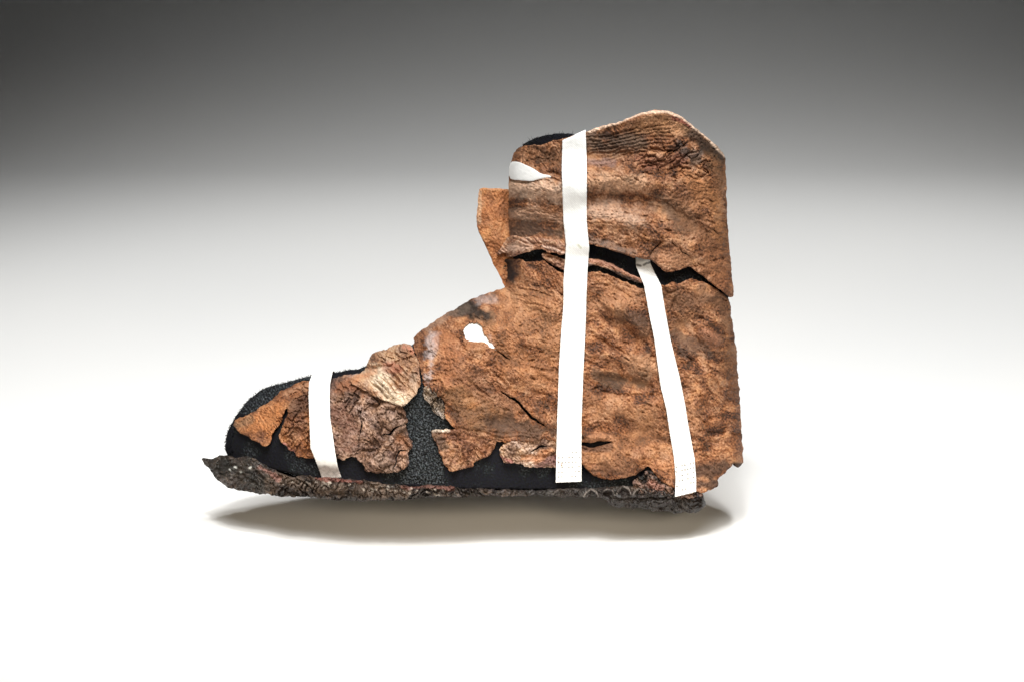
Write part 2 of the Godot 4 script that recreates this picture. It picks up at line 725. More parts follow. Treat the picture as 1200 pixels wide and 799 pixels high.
func build_boot() -> void:
	var hide := matte("old_leather", 0.7, 0.34)
	var dark_hide := matte("dark_leather", 0.55, 0.45)
	var felt := matte("black_felt", 0.95, 0.2)
	var cotton := matte("white_cotton", 0.9, 0.2)

	# the black felt form inside the boot
	var form_shape := ["261 526 262 516 265 504 273 490 282 476 294 464 306 456 320 451 338 447 352 443 366 440 378 439 391 437 405 434 424 432 440 420 485 404 500 392 540 364 590 345 601 325 602 250 602 200 609 170 625 162 640 159 655 156 690 160 720 152 770 140 800 146 845 184 848 250 853 330 860 400 864 500 864 535 835 556 815 572 740 575 680 573 560 572 500 570 430 566 380 562 330 552 290 543 266 538"]
	var form := piece("padding_form", form_shape, 0.7, felt, felt_surface, {"solid": true, "rim": 3.0}, self)
	form.set_meta("label", "black felt foot form filling the boot, showing at the toe and through the tears")
	form.set_meta("category", "padding")
	fuzz(form, form_shape[0], felt)

	# sole
	var sole := piece("sole", ["233 537 239 538 247 538 252 535 263 534 275 536 294 535 303 540 311 545 320 549 332 555 347 558 359 556 374 559 390 558 397 560 426 560 444 564 465 567 480 568 490 569 512 566 527 568 553 572 565 570 583 573 595 572 612 573 640 572 670 571 700 570 735 568 770 570 800 573 821 577 827 584 828 593 816 600 809 600 800 597 792 601 781 598 760 597 751 594 737 595 730 592 721 594 711 589 709 583 700 580 684 582 670 579 660 581 649 579 640 580 625 578 610 580 598 579 586 580 571 578 556 579 542 581 520 580 507 580 494 580 485 584 462 584 444 584 426 585 401 585 380 583 361 580 347 581 328 581 308 578 293 577 280 574 269 572 262 569 252 562 246 555 243 549 237 545"], 1.6, dark_hide, sole_surface, {"solid": true, "rim": 3.5, "splat": false})
	sole.set_meta("label", "dark brown ragged leather sole turning up at the toe")

	# toe
	piece("toe_fragment", ["271 498 275 491 287 487 296 483 302 478 314 471 323 462 338 453 350 448 363 446 378 447 381 470 383 500 384 530 378 537 365 536 357 536 349 534 346 528 340 527 338 522 330 519 326 512 330 504 334 492 338 479 335 477 332 487 326 501 317 508 319 517 311 523 300 518 293 513 283 509 274 503"], 1.5, hide, toe_surface)
	# vamp
	piece("vamp", ["379 447 390 443 399 441 410 439 420 438 428 432 440 440 465 460 474 478 478 490 477 495 476 502 481 510 484 518 482 526 477 531 481 536 480 543 474 549 465 553 453 552 441 553 427 551 429 544 421 539 418 535 411 534 403 538 396 537 386 540 381 520 380 480"], 1.6, hide, vamp_surface)
	var frag := piece("edge_fragment", ["497 452 506 452 514 460 520 468 523 480 522 490 514 488 508 480 503 470 496 464"], 1.5, hide, flake_surface.bind(-1.0), {"far": false})
	frag.set_meta("label", "greyish brown flakes at the torn edge of the quarter")
	# fragments under the quarter
	piece("edge_fragment", ["506 502 527 502 540 500 560 503 582 510 583 518 579 524 577 529 568 535 555 541 554 546 543 548 532 552 526 550 520 540 515 528 512 519 507 511"], 1.5, hide, low_flap_surface, {"far": false})
	var curl := piece("edge_fragment", ["585 529 588 520 598 516 617 514 640 510 672 512 674 530 668 545 650 547 636 546 628 546 619 546 604 541 595 543 587 537"], 1.5, hide, curl_surface, {"far": false})
	curl.set_meta("label", "pale curled leather fragment below the quarter")

	# white lining seen through the tear
	var patch := piece("lining_patch", ["536 380 548 372 562 372 570 386 584 406 582 413 566 405 548 404 538 396"], 0.3, cotton, cotton_surface.bind(-1.0, false), {"far": false, "deep": 6.0, "rim": 1.0}, self, 1.2)
	patch.set_meta("label", "white padding cloth showing through the small torn hole above the instep")
	patch.set_meta("category", "cloth")

	# quarter: the main side of the boot
	piece("quarter", ["484 401 485 394 500 382 515 372 530 363 545 355 560 347 575 342 590 338 593 331 590 318 588 306 594 302 602 304 610 303 617 308 631 306 637 303 641 310 652 317 662 322 690 318 708 320 724 327 737 332 752 340 764 340 774 333 780 335 785 331 794 333 806 327 818 328 830 334 842 340 854 349 858 356 858 372 861 385 863 400 865 416 866 432 868 450 869 466 869 480 870 495 871 512 872 526 873 540 870 546 866 549 862 546 861 542 855 548 848 555 840 560 842 567 838 571 830 574 822 577 812 574 795 574 782 568 772 561 766 553 759 544 754 548 748 553 736 558 721 561 710 561 700 558 691 553 684 546 672 537 660 528 650 514 636 514 620 517 600 518 583 517 571 512 556 508 540 504 530 499 523 490 521 470 514 462 504 458 496 450 495 440 492 428 487 416", "543 386 548 380 558 377 564 381 566 390 572 398 580 407 579 409 573 405 565 400 558 401 548 399 544 393"], 1.3, hide, quarter_surface)
	var heel := piece("heel_fragment", ["738 563 752 556 760 549 768 556 776 564 788 571 802 575 818 576 824 578 818 582 790 583 765 580 745 577"], 2.0, dark_hide, crumb_surface, {"far": false})
	heel.set_meta("label", "dark crumbled leather at the heel seam")

	# flap at the toe bend
	var flap := piece("vamp_flap", ["411 441 420 438 428 432 430 424 434 417 441 412 448 409 452 411 455 406 462 404 474 402 482 404 487 416 492 426 492 436 494 445 492 455 486 464 479 470 474 476 465 473 453 468 444 466 434 460 423 454 412 448"], 1.2, hide, flap_surface, {"deep": 14.0})
	flap.set_meta("label", "folded leather flap with pale splintered middle")

	# tongue
	var tongue := piece("tongue", ["561 221 564 219 580 220 604 221 606 260 606 320 603 336 595 339 591 336 586 324 578 309 572 294 566 282 560 270 558 262 559 242"], 0.6, hide, tongue_surface, {"deep": 5.0})
	tongue.set_meta("label", "smooth orange brown leather tongue behind the collar")

	# torn layers under the collar
	piece("torn_layer", ["634 297 640 297 650 300 664 306 690 303 705 305 721 312 734 320 752 327 756 332 748 332 735 328 720 320 704 313 690 311 664 320 648 311 637 304"], 0.9, hide, strip_surface.bind(3.0), {"far": false})
	piece("torn_layer", ["582 295 590 287 596 276 606 276 640 280 664 284 664 300 646 297 634 293 628 292 615 297 597 302 591 296 584 299"], 1.2, hide, strip_surface.bind(11.0), {"far": false})

	# the slanting tape runs up under the collar
	tape("white cotton tape slanting from under the collar down to the heel", "744 298 745 313 754 335 760 368 766 398 773 450 780 479 784 505 789 535 791 560 790 581", "760 298 762 310 774 335 778 360 785 398 796 443 802 473 806 498 813 535 815 560 815 575", cotton, 0.0, true)

	# collar
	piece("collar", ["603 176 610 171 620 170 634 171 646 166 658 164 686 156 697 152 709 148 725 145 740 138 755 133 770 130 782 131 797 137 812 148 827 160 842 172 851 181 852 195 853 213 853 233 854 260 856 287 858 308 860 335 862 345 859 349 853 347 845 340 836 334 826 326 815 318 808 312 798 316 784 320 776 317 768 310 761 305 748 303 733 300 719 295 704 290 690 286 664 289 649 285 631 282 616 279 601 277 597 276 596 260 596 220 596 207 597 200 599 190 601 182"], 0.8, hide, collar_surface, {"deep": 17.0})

	# tapes over the collar and over the toe
	tape("white cotton tape running upright from the collar down to the sole", "659 166 659 160 658 200 659 230 660 260 663 288 662 306 660 330 660 359 658 380 655 425 653 485 652 520 651 564", "686 154 686 160 687 185 687 220 687 259 690 292 688 318 687 345 686 380 683 440 681 497 681 520 681 563", cotton, 1.0, false)
	tape("short white cotton tape bound across the toe", "365 439 362 448 362 462 363 480 364 504 365 524 371 539 378 559", "389 437 387 450 387 465 388 490 391 508 394 529 397 546 401 558", cotton, 1.0, false)
	var bit := piece("cotton_tape", ["597 192 601 188 613 192 625 198 634 205 643 206 647 209 640 209 631 211 622 213 606 211 596 209"], 0.3, cotton, cotton_surface.bind(15.0, false), {"far": false, "deep": 20.0, "rim": 1.2}, self, 1.0)
	bit.set_meta("label", "pointed white cloth scrap at the front edge of the collar")
	bit.set_meta("category", "cloth")
	bit.name = "cotton_scrap"


func felt_surface(sh: Sheet) -> void:
	base_on(sh, -10.0)
	for j in sh.h:
		var y := sh.r.position.y + j * sh.c
		for i in sh.w:
			var n := j * sh.w + i
			var x := sh.r.position.x + i * sh.c
			var g := n_fine.get_noise_2d(x * 1.9, y * 1.9)
			var f := n_fine.get_noise_2d(x * 3.1 + 90.0, y * 1.7)
			sh.z[n] = 1.6 * g + 1.2 * n_mid.get_noise_2d(x, y) + 1.0 * f
			var worn := 0.6 * smoothstep(0.0, 0.4, n_tone.get_noise_2d(x * 0.8 + 60.0, y * 0.8))
			if x < 372.0 and y < 485.0:
				worn = 0.75
			if x > 470.0 and x < 520.0 and y < 565.0:
				worn = 1.0
			sh.z[n] *= 0.35 + 0.9 * worn
			var k := clampf(0.12 + 0.2 * worn + 1.5 * n_fine.get_noise_2d(x * 2.8, y * 2.8 + 33.0) * (0.1 + worn), 0.0, 1.0)
			sh.col[n] = Color(0.008, 0.009, 0.011).lerp(Color(0.075, 0.085, 0.092), k * k)


func fuzz(form: Node3D, shape: String, felt: Material) -> void:
	# loose fibres standing off the felt
	var rng := RandomNumberGenerator.new()
	rng.seed = 5
	var vs := PackedVector3Array()
	var ns := PackedVector3Array()
	var cs := PackedColorArray()
	var p := smooth_poly(shape)
	for k in 2200:
		var i := rng.randi_range(0, p.size() - 1)
		var q := p[i].lerp(p[(i + 1) % p.size()], rng.randf())
		if not ((q.x < 432 and q.y < 540) or (q.y < 172 and q.x < 690)):
			continue
		var nrm := (p[(i + 1) % p.size()] - p[i]).normalized().orthogonal()
		var z := rng.randf_range(-1.0, 1.0)
		var inward := 0.0
		if z > 0.0:
			inward = rng.randf_range(0.0, 9.0)
		q += nrm * inward * -1.0
		var zz := (maxf(0.0, sample(body, q.x, q.y)) - 10.0) * (1.0 if z > 0.0 else z)
		var a := Vector3((q.x - CX) * S, (CY - q.y) * S, zz * S)
		var dir := (Vector3(nrm.x, -nrm.y, 0) * rng.randf_range(0.2, 1.0) + Vector3(rng.randf_range(-1, 1), rng.randf_range(-1, 1), rng.randf_range(-0.3, 1))).normalized()
		var ln := rng.randf_range(1.2, 3.6) * S
		var tall := q.y < 166.0 and q.x > 618.0 and z < 0.4
		if tall:
			ln *= 2.2
		var bend := Vector3(rng.randf_range(-1, 1), rng.randf_range(-1, 1), rng.randf_range(-1, 1)) * 0.5
		var across := dir.cross(Vector3(0, 0, 1)).normalized() * 0.22 * S
		var b := a + dir * ln * 0.5
		var c := b + (dir + bend).normalized() * ln * 0.5
		for t in [[a - across, a + across, b + across * 0.8], [a - across, b + across * 0.8, b - across * 0.8], [b - across * 0.8, b + across * 0.8, c]]:
			for v in t:
				vs.append(v)
				ns.append(Vector3(0, 0, 1))
				cs.append(Color(0.12, 0.125, 0.13) if tall else Color(0.03, 0.033, 0.037))
	var arr := []
	arr.resize(Mesh.ARRAY_MAX)
	arr[Mesh.ARRAY_VERTEX] = vs
	arr[Mesh.ARRAY_NORMAL] = ns
	arr[Mesh.ARRAY_COLOR] = cs
	var m := ArrayMesh.new()
	m.add_surface_from_arrays(Mesh.PRIMITIVE_TRIANGLES, arr)
	var o := MeshInstance3D.new()
	o.name = "felt_fuzz"
	o.mesh = m
	o.material_override = felt
	o.set_meta("kind", "stuff")
	form.add_child(o, true)


func sole_surface(sh: Sheet) -> void:
	var half := [[232, 3], [240, 11], [252, 25], [270, 42], [300, 63], [350, 95], [400, 116], [430, 125], [500, 124], [600, 110], [700, 99], [770, 94], [805, 82], [822, 62], [830, 40]]
	for j in sh.h:
		for i in sh.w:
			var n := j * sh.w + i
			var x := sh.r.position.x + i * sh.c
			var y := sh.r.position.y + j * sh.c
			sh.base[n] = table(half, x) - 0.35 * absf(y - lerpf(558.0, 588.0, smoothstep(240.0, 700.0, x)))
			sh.cr[n] = 0.3 + 0.45 * smoothstep(300.0, 340.0, x) * (1.0 - smoothstep(540.0, 620.0, x))
	leather(sh, {"angle": 8.0, "stretch": 3.4, "wrinkle": 1.2, "grain": 0.7, "lump": 1.6, "cell": 0.7, "dark": Color(0.012, 0.009, 0.008), "mid": Color(0.021, 0.015, 0.012), "light": Color(0.09, 0.064, 0.05)})
	sh.stain_and_shading("250 545 280 552 300 562", 16, Color(0.022, 0.021, 0.019), 0.6)
	sh.stain_and_shading("320 560 400 572 470 576", 7, Color(0.15, 0.105, 0.078), 0.45, 1.0)
	sh.stain_and_shading("372 559 398 561 424 563", 1.8, Color(0.2, 0.065, 0.048), 0.5, 1.2)
	sh.stain_and_shading("472 569 500 568 530 570", 2.5, Color(0.16, 0.07, 0.055), 0.6, 0.9)
	sh.stain_and_shading("304 548 316 552 326 560", 3.0, Color(0.22, 0.11, 0.09), 0.7, 0.9)
	sh.stain_and_shading("620 576 700 578 760 590 820 592", 14, Color(0.014, 0.011, 0.010), 0.85)
	sh.fold("300 565 340 572 400 575 460 577", 2.5, -2.5)
	sh.fold("246 548 270 556 286 566", 2.0, -2.0)
	sh.fold("254 541 280 543 300 552", 2.2, 2.0)
	sh.fold("250 556 262 558 284 562 292 570", 1.6, -2.2)
	for q in [[684, 580], [703, 578], [722, 577], [741, 578], [648, 578], [664, 578]]:
		var x: float = q[0]
		var y: float = q[1]
		var f := 1.0 + 0.22 * sin(x * 3.1)
		var s := "%f %f %f %f %f %f %f %f %f %f" % [x, y, x + 3, y - 5 * f, x + 8, y - 8 * f, x + 14, y - 5.5, x + 17, y + 1]
		var k := 1.0 if x > 680.0 else 0.5
		k *= 0.65 + 0.35 * sin(x * 1.7)
		sh.fold(s, 1.6, 4.5 * k, 0.6, 1.2)
		sh.stain_and_shading(s, 0.9, Color(0.17, 0.145, 0.13), 0.75 * k, 1.4)
		sh.fold("%f %f %f %f" % [x + 5, y - 1, x + 13, y - 1], 2.4, -4.0 * k, 0.5, 0.3)
	sh.fold("262 552 284 556 300 566 304 574", 1.8, -4.0)
	sh.fold("258 546 274 545 290 549", 1.8, -3.0)
	sh.fold("296 546 306 556 318 566", 1.8, -3.5)
	sh.fold("310 552 330 566 352 570", 3.0, 2.6)
	sh.fold("340 574 380 577 440 578", 1.6, -3.0)
	for q in ["274 547 276 547.5", "292 548 294 547", "268 550 269 551", "281 553 282 553"]:
		sh.stain_and_shading(q, 1.1, Color(0.5, 0.5, 0.47), 0.8, 0.2)
	var rng := RandomNumberGenerator.new()
	rng.seed = 3
	for k in 90:
		var x := rng.randf_range(315, 640)
		var y := lerpf(562.0, 573.0, smoothstep(330.0, 520.0, x)) + rng.randf_range(-4, 6)
		sh.fold("%f %f %f %f" % [x, y, x + rng.randf_range(1, 4), y + rng.randf_range(-1.5, 1.5)], 1.3, rng.randf_range(-5.0, 2.0), 0.3, 0.6)
	for k in 46:
		var x := rng.randf_range(330, 520)
		var y := lerpf(563.0, 573.0, smoothstep(330.0, 520.0, x)) + rng.randf_range(-3, 5)
		sh.stain_and_shading("%f %f %f %f" % [x, y, x + 1.5, y + 0.5], 0.8, Color(0.3, 0.26, 0.22), 0.7, 0.4)  # small highlights painted onto the crumbly middle of the sole
	sh.ledge("828 584 800 578 760 583 712 582", 6, 4.0)
	sh.fold("712 590 760 594 800 596", 2.0, -2.0)


func toe_surface(sh: Sheet) -> void:
	base_on(sh, -0.5)
	sh.cr.fill(0.0)
	sh.cracked("350 455 365 470 350 500", 14, 0.6)
	sh.cracked("340 500 355 520 370 525", 14, 0.9)
	leather(sh, {"angle": -35.0, "stretch": 1.8, "wrinkle": 1.2, "grain": 1.2, "lump": 1.4, "cell": 0.7, "dark": Color(0.107, 0.045, 0.025), "mid": Color(0.246, 0.102, 0.045), "light": Color(0.361, 0.180, 0.090)})
	sh.stain_and_shading("300 500 315 495 325 480", 11, Color(0.353, 0.143, 0.053), 0.65)
	sh.stain_and_shading("276 497 290 492", 5, Color(0.213, 0.123, 0.070), 0.7)
	sh.stain_and_shading("345 478 358 470 372 478", 10, Color(0.074, 0.041, 0.029), 0.75)
	sh.stain_and_shading("345 505 352 495", 8, Color(0.115, 0.061, 0.045), 0.6)
	sh.stain_and_shading("335 460 350 453 362 452", 4, Color(0.369, 0.205, 0.123), 0.5)
	sh.fold("290 490 320 468 350 452", 3.0, 2.0)
	sh.fold("338 470 350 474 366 468", 1.6, -3.0)
	sh.fold("345 490 360 488 372 494", 1.8, -3.0)
	sh.fold("340 512 352 508 362 498", 2.0, -4.0)
	sh.fold("345 520 358 514 368 506", 1.6, -3.5)
	sh.ledge("372 500 356 506 342 518", 4, 3.0)
	sh.fold("320 474 328 468 334 462", 1.4, -2.6)
	sh.stain_and_shading("334 521 344 528", 3, Color(0.295, 0.131, 0.139), 0.6)


func vamp_surface(sh: Sheet) -> void:
	base_on(sh, -0.5)
	sh.cr.fill(0.12)
	sh.cracked("400 445 420 455 440 465", 12, 0.6)
	sh.cracked("410 462 440 480 470 500", 16, 0.9)
	sh.cracked("440 520 470 525 460 545", 16, 0.8)
	leather(sh, {"angle": 30.0, "stretch": 1.7, "wrinkle": 1.3, "grain": 1.3, "lump": 1.6, "cell": 1.15, "dark": Color(0.057, 0.033, 0.025), "mid": Color(0.164, 0.094, 0.067), "light": Color(0.377, 0.254, 0.193)})
	sh.stain_and_shading("395 455 410 450 425 455", 9, Color(0.254, 0.102, 0.049), 0.55)
	sh.stain_and_shading("395 480 410 500 400 520", 13, Color(0.131, 0.061, 0.041), 0.6)
	sh.stain_and_shading("470 515 478 520 474 530", 6, Color(0.344, 0.164, 0.090), 0.55)
	sh.stain_and_shading("445 535 460 548", 8, Color(0.271, 0.189, 0.148), 0.5)
	sh.stain_and_shading("455 485 472 495", 8, Color(0.295, 0.197, 0.148), 0.45)
	sh.tear("448 509 458 507 466 500 474 497", 0.9)
	sh.tear("424 478 422 500 420 530", 0.7, 1.6)
	sh.tear("462 552 464 536 470 526 480 528", 0.9)
	sh.fold("404 470 424 474 446 474 468 484", 2.0, -4.0)
	sh.fold("410 464 425 478 438 482", 1.5, -3.5)
	sh.fold("440 486 448 500 444 512", 1.5, -3.0)
	sh.fold("430 520 445 516 462 518", 1.5, -3.0)
	sh.fold("458 522 466 512 480 510", 1.6, -3.4)
	sh.fold("436 540 450 532 464 536", 1.4, -3.0)
	sh.ledge("472 490 450 476 428 468 408 466", 6, 2.6)
	sh.fold("430 490 455 488 474 500", 9, 3.5)
	sh.fold("440 535 460 540", 10, 3.0)


func flap_surface(sh: Sheet) -> void:
	base_on(sh, 7.0)
	sh.cr.fill(0.1)
	sh.cracked("430 420 450 415 480 412", 10, 0.8)
	leather(sh, {"angle": 42.0, "stretch": 5.0, "wrinkle": 2.0, "grain": 0.9, "lump": 1.4, "cell": 0.9, "dark": Color(0.11, 0.055, 0.035), "mid": Color(0.27, 0.145, 0.085), "light": Color(0.44, 0.3, 0.2)})
	sh.stain_and_shading("440 442 455 452 467 466", 9, Color(0.6, 0.49, 0.37), 0.8, 0.9)
	sh.stain_and_shading("415 442 425 440 436 436", 6, Color(0.4, 0.18, 0.09), 0.6)
	sh.stain_and_shading("455 430 468 432", 5, Color(0.28, 0.11, 0.07), 0.6)
	sh.stain_and_shading("474 406 484 412", 4, Color(0.42, 0.16, 0.1), 0.6)
	sh.stain_and_shading("484 440 486 455", 6, Color(0.4, 0.29, 0.21), 0.6)
	sh.fold("429 431 438 432 448 428 458 429 470 422 482 419", 2.0, -8.0, 0.6)
	sh.fold("436 418 448 414 456 420", 4, 3.0)
	sh.fold("462 412 474 410", 4, 3.0)
	sh.fold("452 408 452 418 450 426", 1.3, -4.0)
	sh.fold("460 406 464 416 462 424", 1.2, -3.0)
	sh.fold("470 404 473 412 478 418", 1.2, -3.0)
	sh.fold("440 440 456 452 470 470", 6, 4.0)
	for k in 7:
		var x := 434.0 + k * 5.2
		var y := 447.0 - k * 3.2
		sh.fold("%f %f %f %f %f %f" % [x, y, x + 12, y + 9, x + 22, y + 20], 1.2, -5.0, 0.8, 0.8)
	sh.fold("424 446 436 450 450 458", 1.8, -3.6)
	sh.fold("478 425 484 440 482 458", 1.6, -3.4)
	sh.fold("470 432 478 444 474 460", 1.3, -2.6)


func flake_surface(sh: Sheet, lift: float) -> void:
	base_on(sh, lift)
	sh.cr.fill(1.0)
	leather(sh, {"angle": 60.0, "stretch": 1.6, "wrinkle": 1.8, "grain": 1.4, "lump": 1.0, "cell": 0.7, "dark": Color(0.05, 0.036, 0.03), "mid": Color(0.19, 0.145, 0.115), "light": Color(0.48, 0.4, 0.33)})


func low_flap_surface(sh: Sheet) -> void:
	base_on(sh, -1.0)
	sh.cr.fill(0.25)
	sh.cracked("530 545 560 530 578 522", 9, 0.6)
	leather(sh, {"angle": 28.0, "stretch": 3.0, "wrinkle": 1.5, "grain": 1.2, "lump": 1.4, "cell": 0.9, "dark": Color(0.082, 0.037, 0.023), "mid": Color(0.193, 0.086, 0.049), "light": Color(0.344, 0.189, 0.107)})
	sh.stain_and_shading("508 503 526 503", 2.6, Color(0.508, 0.426, 0.344), 0.9, 0.3)
	sh.stain_and_shading("510 508 518 520", 6, Color(0.074, 0.053, 0.041), 0.7)
	sh.stain_and_shading("530 547 545 543 552 538", 4, Color(0.369, 0.221, 0.139), 0.5)
	sh.stain_and_shading("562 526 572 522 578 520", 4, Color(0.344, 0.164, 0.090), 0.6)
	sh.ledge("582 516 560 509 530 504", 5, 2.5)
	sh.fold("508 507 526 508 545 512", 1.4, -3.4)
	sh.fold("510 514 524 514", 1.2, -2.6)
	sh.fold("552 520 562 530 572 530", 1.6, -3.5)
	sh.fold("545 535 540 546", 1.2, -3.0)
	sh.fold("558 524 570 534", 1.3, -3.0)


func curl_surface(sh: Sheet) -> void:
	base_on(sh, 0.5)
	sh.cr.fill(0.3)
	leather(sh, {"angle": 2.0, "stretch": 3.2, "wrinkle": 2.2, "grain": 1.2, "lump": 1.6, "cell": 0.8, "dark": Color(0.11, 0.06, 0.042), "mid": Color(0.33, 0.21, 0.145), "light": Color(0.55, 0.42, 0.33)})
	sh.stain_and_shading("635 540 655 540", 7, Color(0.13, 0.06, 0.055), 0.85)
	sh.stain_and_shading("612 536 630 536 645 526", 4, Color(0.42, 0.2, 0.1), 0.7)
	sh.stain_and_shading("587 534 600 540", 3, Color(0.3, 0.12, 0.11), 0.6)
	sh.tear("622 529 632 523 641 522", 1.6)
	sh.fold("590 526 610 524 626 522", 1.5, -3.2)
	sh.fold("592 532 608 531 620 534", 1.5, -3.2)
	sh.fold("600 538 616 540 630 538", 1.3, -2.8)
	sh.fold("596 522 620 527 640 530", 4, 3.0)
	sh.fold("634 534 646 532 656 526", 1.5, -3.5)


func quarter_surface(sh: Sheet) -> void:
	base_on(sh, 1.8)
	sh.cr.fill(0.0)
	sh.cracked("500 445 515 470", 9, 0.5)
	sh.cracked("560 430 590 445", 14, 0.25)
	leather(sh, {"angle": 24.0, "stretch": 3.4, "wrinkle": 1.0, "grain": 1.15, "lump": 3.0, "dark": Color(0.045, 0.02, 0.012), "mid": Color(0.205, 0.082, 0.037), "light": Color(0.38, 0.2, 0.108)})
	# colour of the hide, with some hollow shade and a highlight painted in
	sh.stain_and_shading("506 396 508 410 504 440", 7, Color(0.303, 0.254, 0.246), 0.75, 0.8)
	sh.stain_and_shading("500 385 520 372 530 366", 5, Color(0.246, 0.164, 0.123), 0.5)
	sh.stain_and_shading("545 363 560 366 572 372", 8, Color(0.023, 0.018, 0.015), 0.95, 0.7)
	sh.stain_and_shading("530 368 545 362", 5, Color(0.098, 0.070, 0.053), 0.7)
	sh.stain_and_shading("563 352 580 352", 6, Color(0.295, 0.230, 0.213), 0.6)
	sh.stain_and_shading("524 400 528 430 540 450", 13, Color(0.328, 0.139, 0.066), 0.55)
	sh.stain_and_shading("600 355 640 370 650 400", 24, Color(0.328, 0.164, 0.082), 0.45)
	sh.stain_and_shading("570 395 600 415 640 440", 18, Color(0.295, 0.135, 0.061), 0.4)
	sh.stain_and_shading("545 440 580 470 600 480", 16, Color(0.139, 0.072, 0.045), 0.5, 0.9)
	sh.stain_and_shading("535 465 560 485 580 490", 14, Color(0.213, 0.107, 0.041), 0.4)
	sh.stain_and_shading("575 495 610 500 650 505", 10, Color(0.045, 0.031, 0.026), 0.85, 0.7)
	sh.stain_and_shading("593 307 598 324", 9, Color(0.014, 0.012, 0.012), 0.95, 0.5)  # black stain and the shade of the hollow, painted together
	sh.stain_and_shading("725 368 745 374 755 385", 9, Color(0.090, 0.051, 0.033), 0.65, 0.9)
	sh.stain_and_shading("705 440 730 446 760 448", 8, Color(0.082, 0.049, 0.031), 0.75, 0.9)
	sh.stain_and_shading("690 360 720 350 740 345", 12, Color(0.312, 0.156, 0.082), 0.5)
	sh.stain_and_shading("740 420 760 430 775 440", 9, Color(0.377, 0.213, 0.123), 0.5)
	sh.stain_and_shading("790 392 805 402 820 408", 10, Color(0.070, 0.045, 0.033), 0.7, 0.9)  # shade of the valley by the heel, painted into the colour
	sh.stain_and_shading("825 392 838 398", 8, Color(0.344, 0.164, 0.098), 0.5)  # painted highlight beside the valley
	sh.stain_and_shading("790 350 805 370 790 380", 14, Color(0.139, 0.070, 0.037), 0.55)
	sh.stain_and_shading("785 452 800 470 815 490", 12, Color(0.344, 0.189, 0.107), 0.35)
	sh.stain_and_shading("818 552 835 552 848 546", 9, Color(0.070, 0.041, 0.028), 0.85, 0.6)
	sh.stain_and_shading("820 566 838 568", 6, Color(0.049, 0.030, 0.023), 0.8, 0.5)
	sh.stain_and_shading("862 545 870 546", 4, Color(0.016, 0.012, 0.011), 0.9, 0.2)
	sh.stain_and_shading("530 480 560 495 600 500 650 505", 16, Color(0.098, 0.051, 0.030), 0.55, 0.9)
	sh.stain_and_shading("845 350 855 400 862 450", 10, Color(0.123, 0.059, 0.030), 0.6, 0.8)
	sh.stain_and_shading("700 548 740 552", 8, Color(0.131, 0.066, 0.041), 0.6, 0.8)
	sh.stain_and_shading("800 345 820 350 840 360", 12, Color(0.107, 0.053, 0.030), 0.6, 0.8)
	sh.stain_and_shading("690 470 720 480 760 490", 12, Color(0.271, 0.139, 0.074), 0.4, 0.8)
	sh.stain_and_shading("692 512 706 510 714 512", 4, Color(0.353, 0.172, 0.098), 0.6)
	sh.stain_and_shading("776 545 788 540 792 552", 7, Color(0.344, 0.156, 0.074), 0.5)
	sh.stain_and_shading("700 530 740 520 760 500", 24, Color(0.197, 0.094, 0.045), 0.45)
	sh.stain_and_shading("574 394 577 404", 3, Color(0.369, 0.246, 0.205), 0.5)
	# swells and hollows
	sh.fold("700 350 730 365 760 395", 10, 5.0)
	sh.fold("690 372 725 378 752 400", 8, -4.5)
	sh.fold("700 410 740 420 775 440", 11, 5.5)
	sh.fold("695 440 730 447 768 452", 6, -5.0)
	sh.fold("690 470 730 475 775 480", 13, 3.5)
	sh.fold("700 500 740 505 780 520", 12, -3.0)
	sh.fold("700 535 730 545 755 530", 12, 4.0)
	sh.fold("792 375 805 395 825 408", 10, -6.0)
	sh.fold("815 385 835 395 850 400", 9, 4.0)
	sh.fold("800 430 830 440 855 445", 12, 4.0)
	sh.fold("815 470 845 480 862 470", 9, -3.0)
	sh.fold("615 350 640 362 656 378", 9, 3.5)
	sh.fold("590 330 598 318 602 308", 9, -9.0, 0.5)
	sh.fold("560 352 580 346 592 340", 5, 3.0)
	sh.fold("536 392 550 408 572 410", 5, 2.5)
	sh.fold("520 395 540 430 560 455", 12, 4.0)
	sh.fold("505 380 502 400 500 430", 6, 2.5)
	sh.fold("580 430 610 440 640 455", 11, 3.5)
	sh.fold("560 490 600 500 650 505", 9, -4.0)
	# fine folds
	sh.fold("598 338 625 340 652 350", 1.5, -2.6)
	sh.fold("600 346 628 349 655 360", 1.5, -2.4)
	sh.fold("606 354 630 358 656 370", 1.3, -2.0)
	sh.fold("690 330 715 336 745 352", 1.6, -2.2)
	sh.fold("690 392 706 400 725 410 750 428", 2.0, -4.2)
	sh.fold("688 386 706 394 722 402", 2.4, 2.2)
	sh.fold("620 455 640 462 654 464", 1.4, -2.6)
	sh.fold("610 425 630 432 655 434", 1.4, -2.4)
	sh.fold("690 455 720 462 760 462", 1.5, -2.6)
	sh.fold("545 440 562 455 577 466", 1.6, -4.4)
	sh.fold("574 430 585 442 598 456", 1.4, -4.2)
	sh.fold("520 470 530 480 540 484", 1.4, -3.0)
	sh.fold("596 352 600 342 592 336", 1.4, -3.0)
	sh.tear("583 411 589 415 597 421", 1.0, 0.4)
	sh.tear("588 458 600 466 612 475 622 486 640 500", 1.7, 1.0)
	sh.ledge("640 498 622 484 606 468 590 459", 5, 2.6)
	sh.fold("774 334 783 345 790 343 796 338", 1.6, -4.5)
	sh.fold("790 345 789 355 785 367", 1.5, -4.5)
	sh.tear("676 520 695 520 716 517", 3.0, 0.6)
	sh.fold("680 511 698 510 714 511", 5.0, 5.0)
	sh.stain_and_shading("684 524 700 524 714 522", 4, Color(0.074, 0.037, 0.025), 0.7)
	sh.fold("530 497 556 503 583 511 610 512 650 508", 1.6, -3.6)
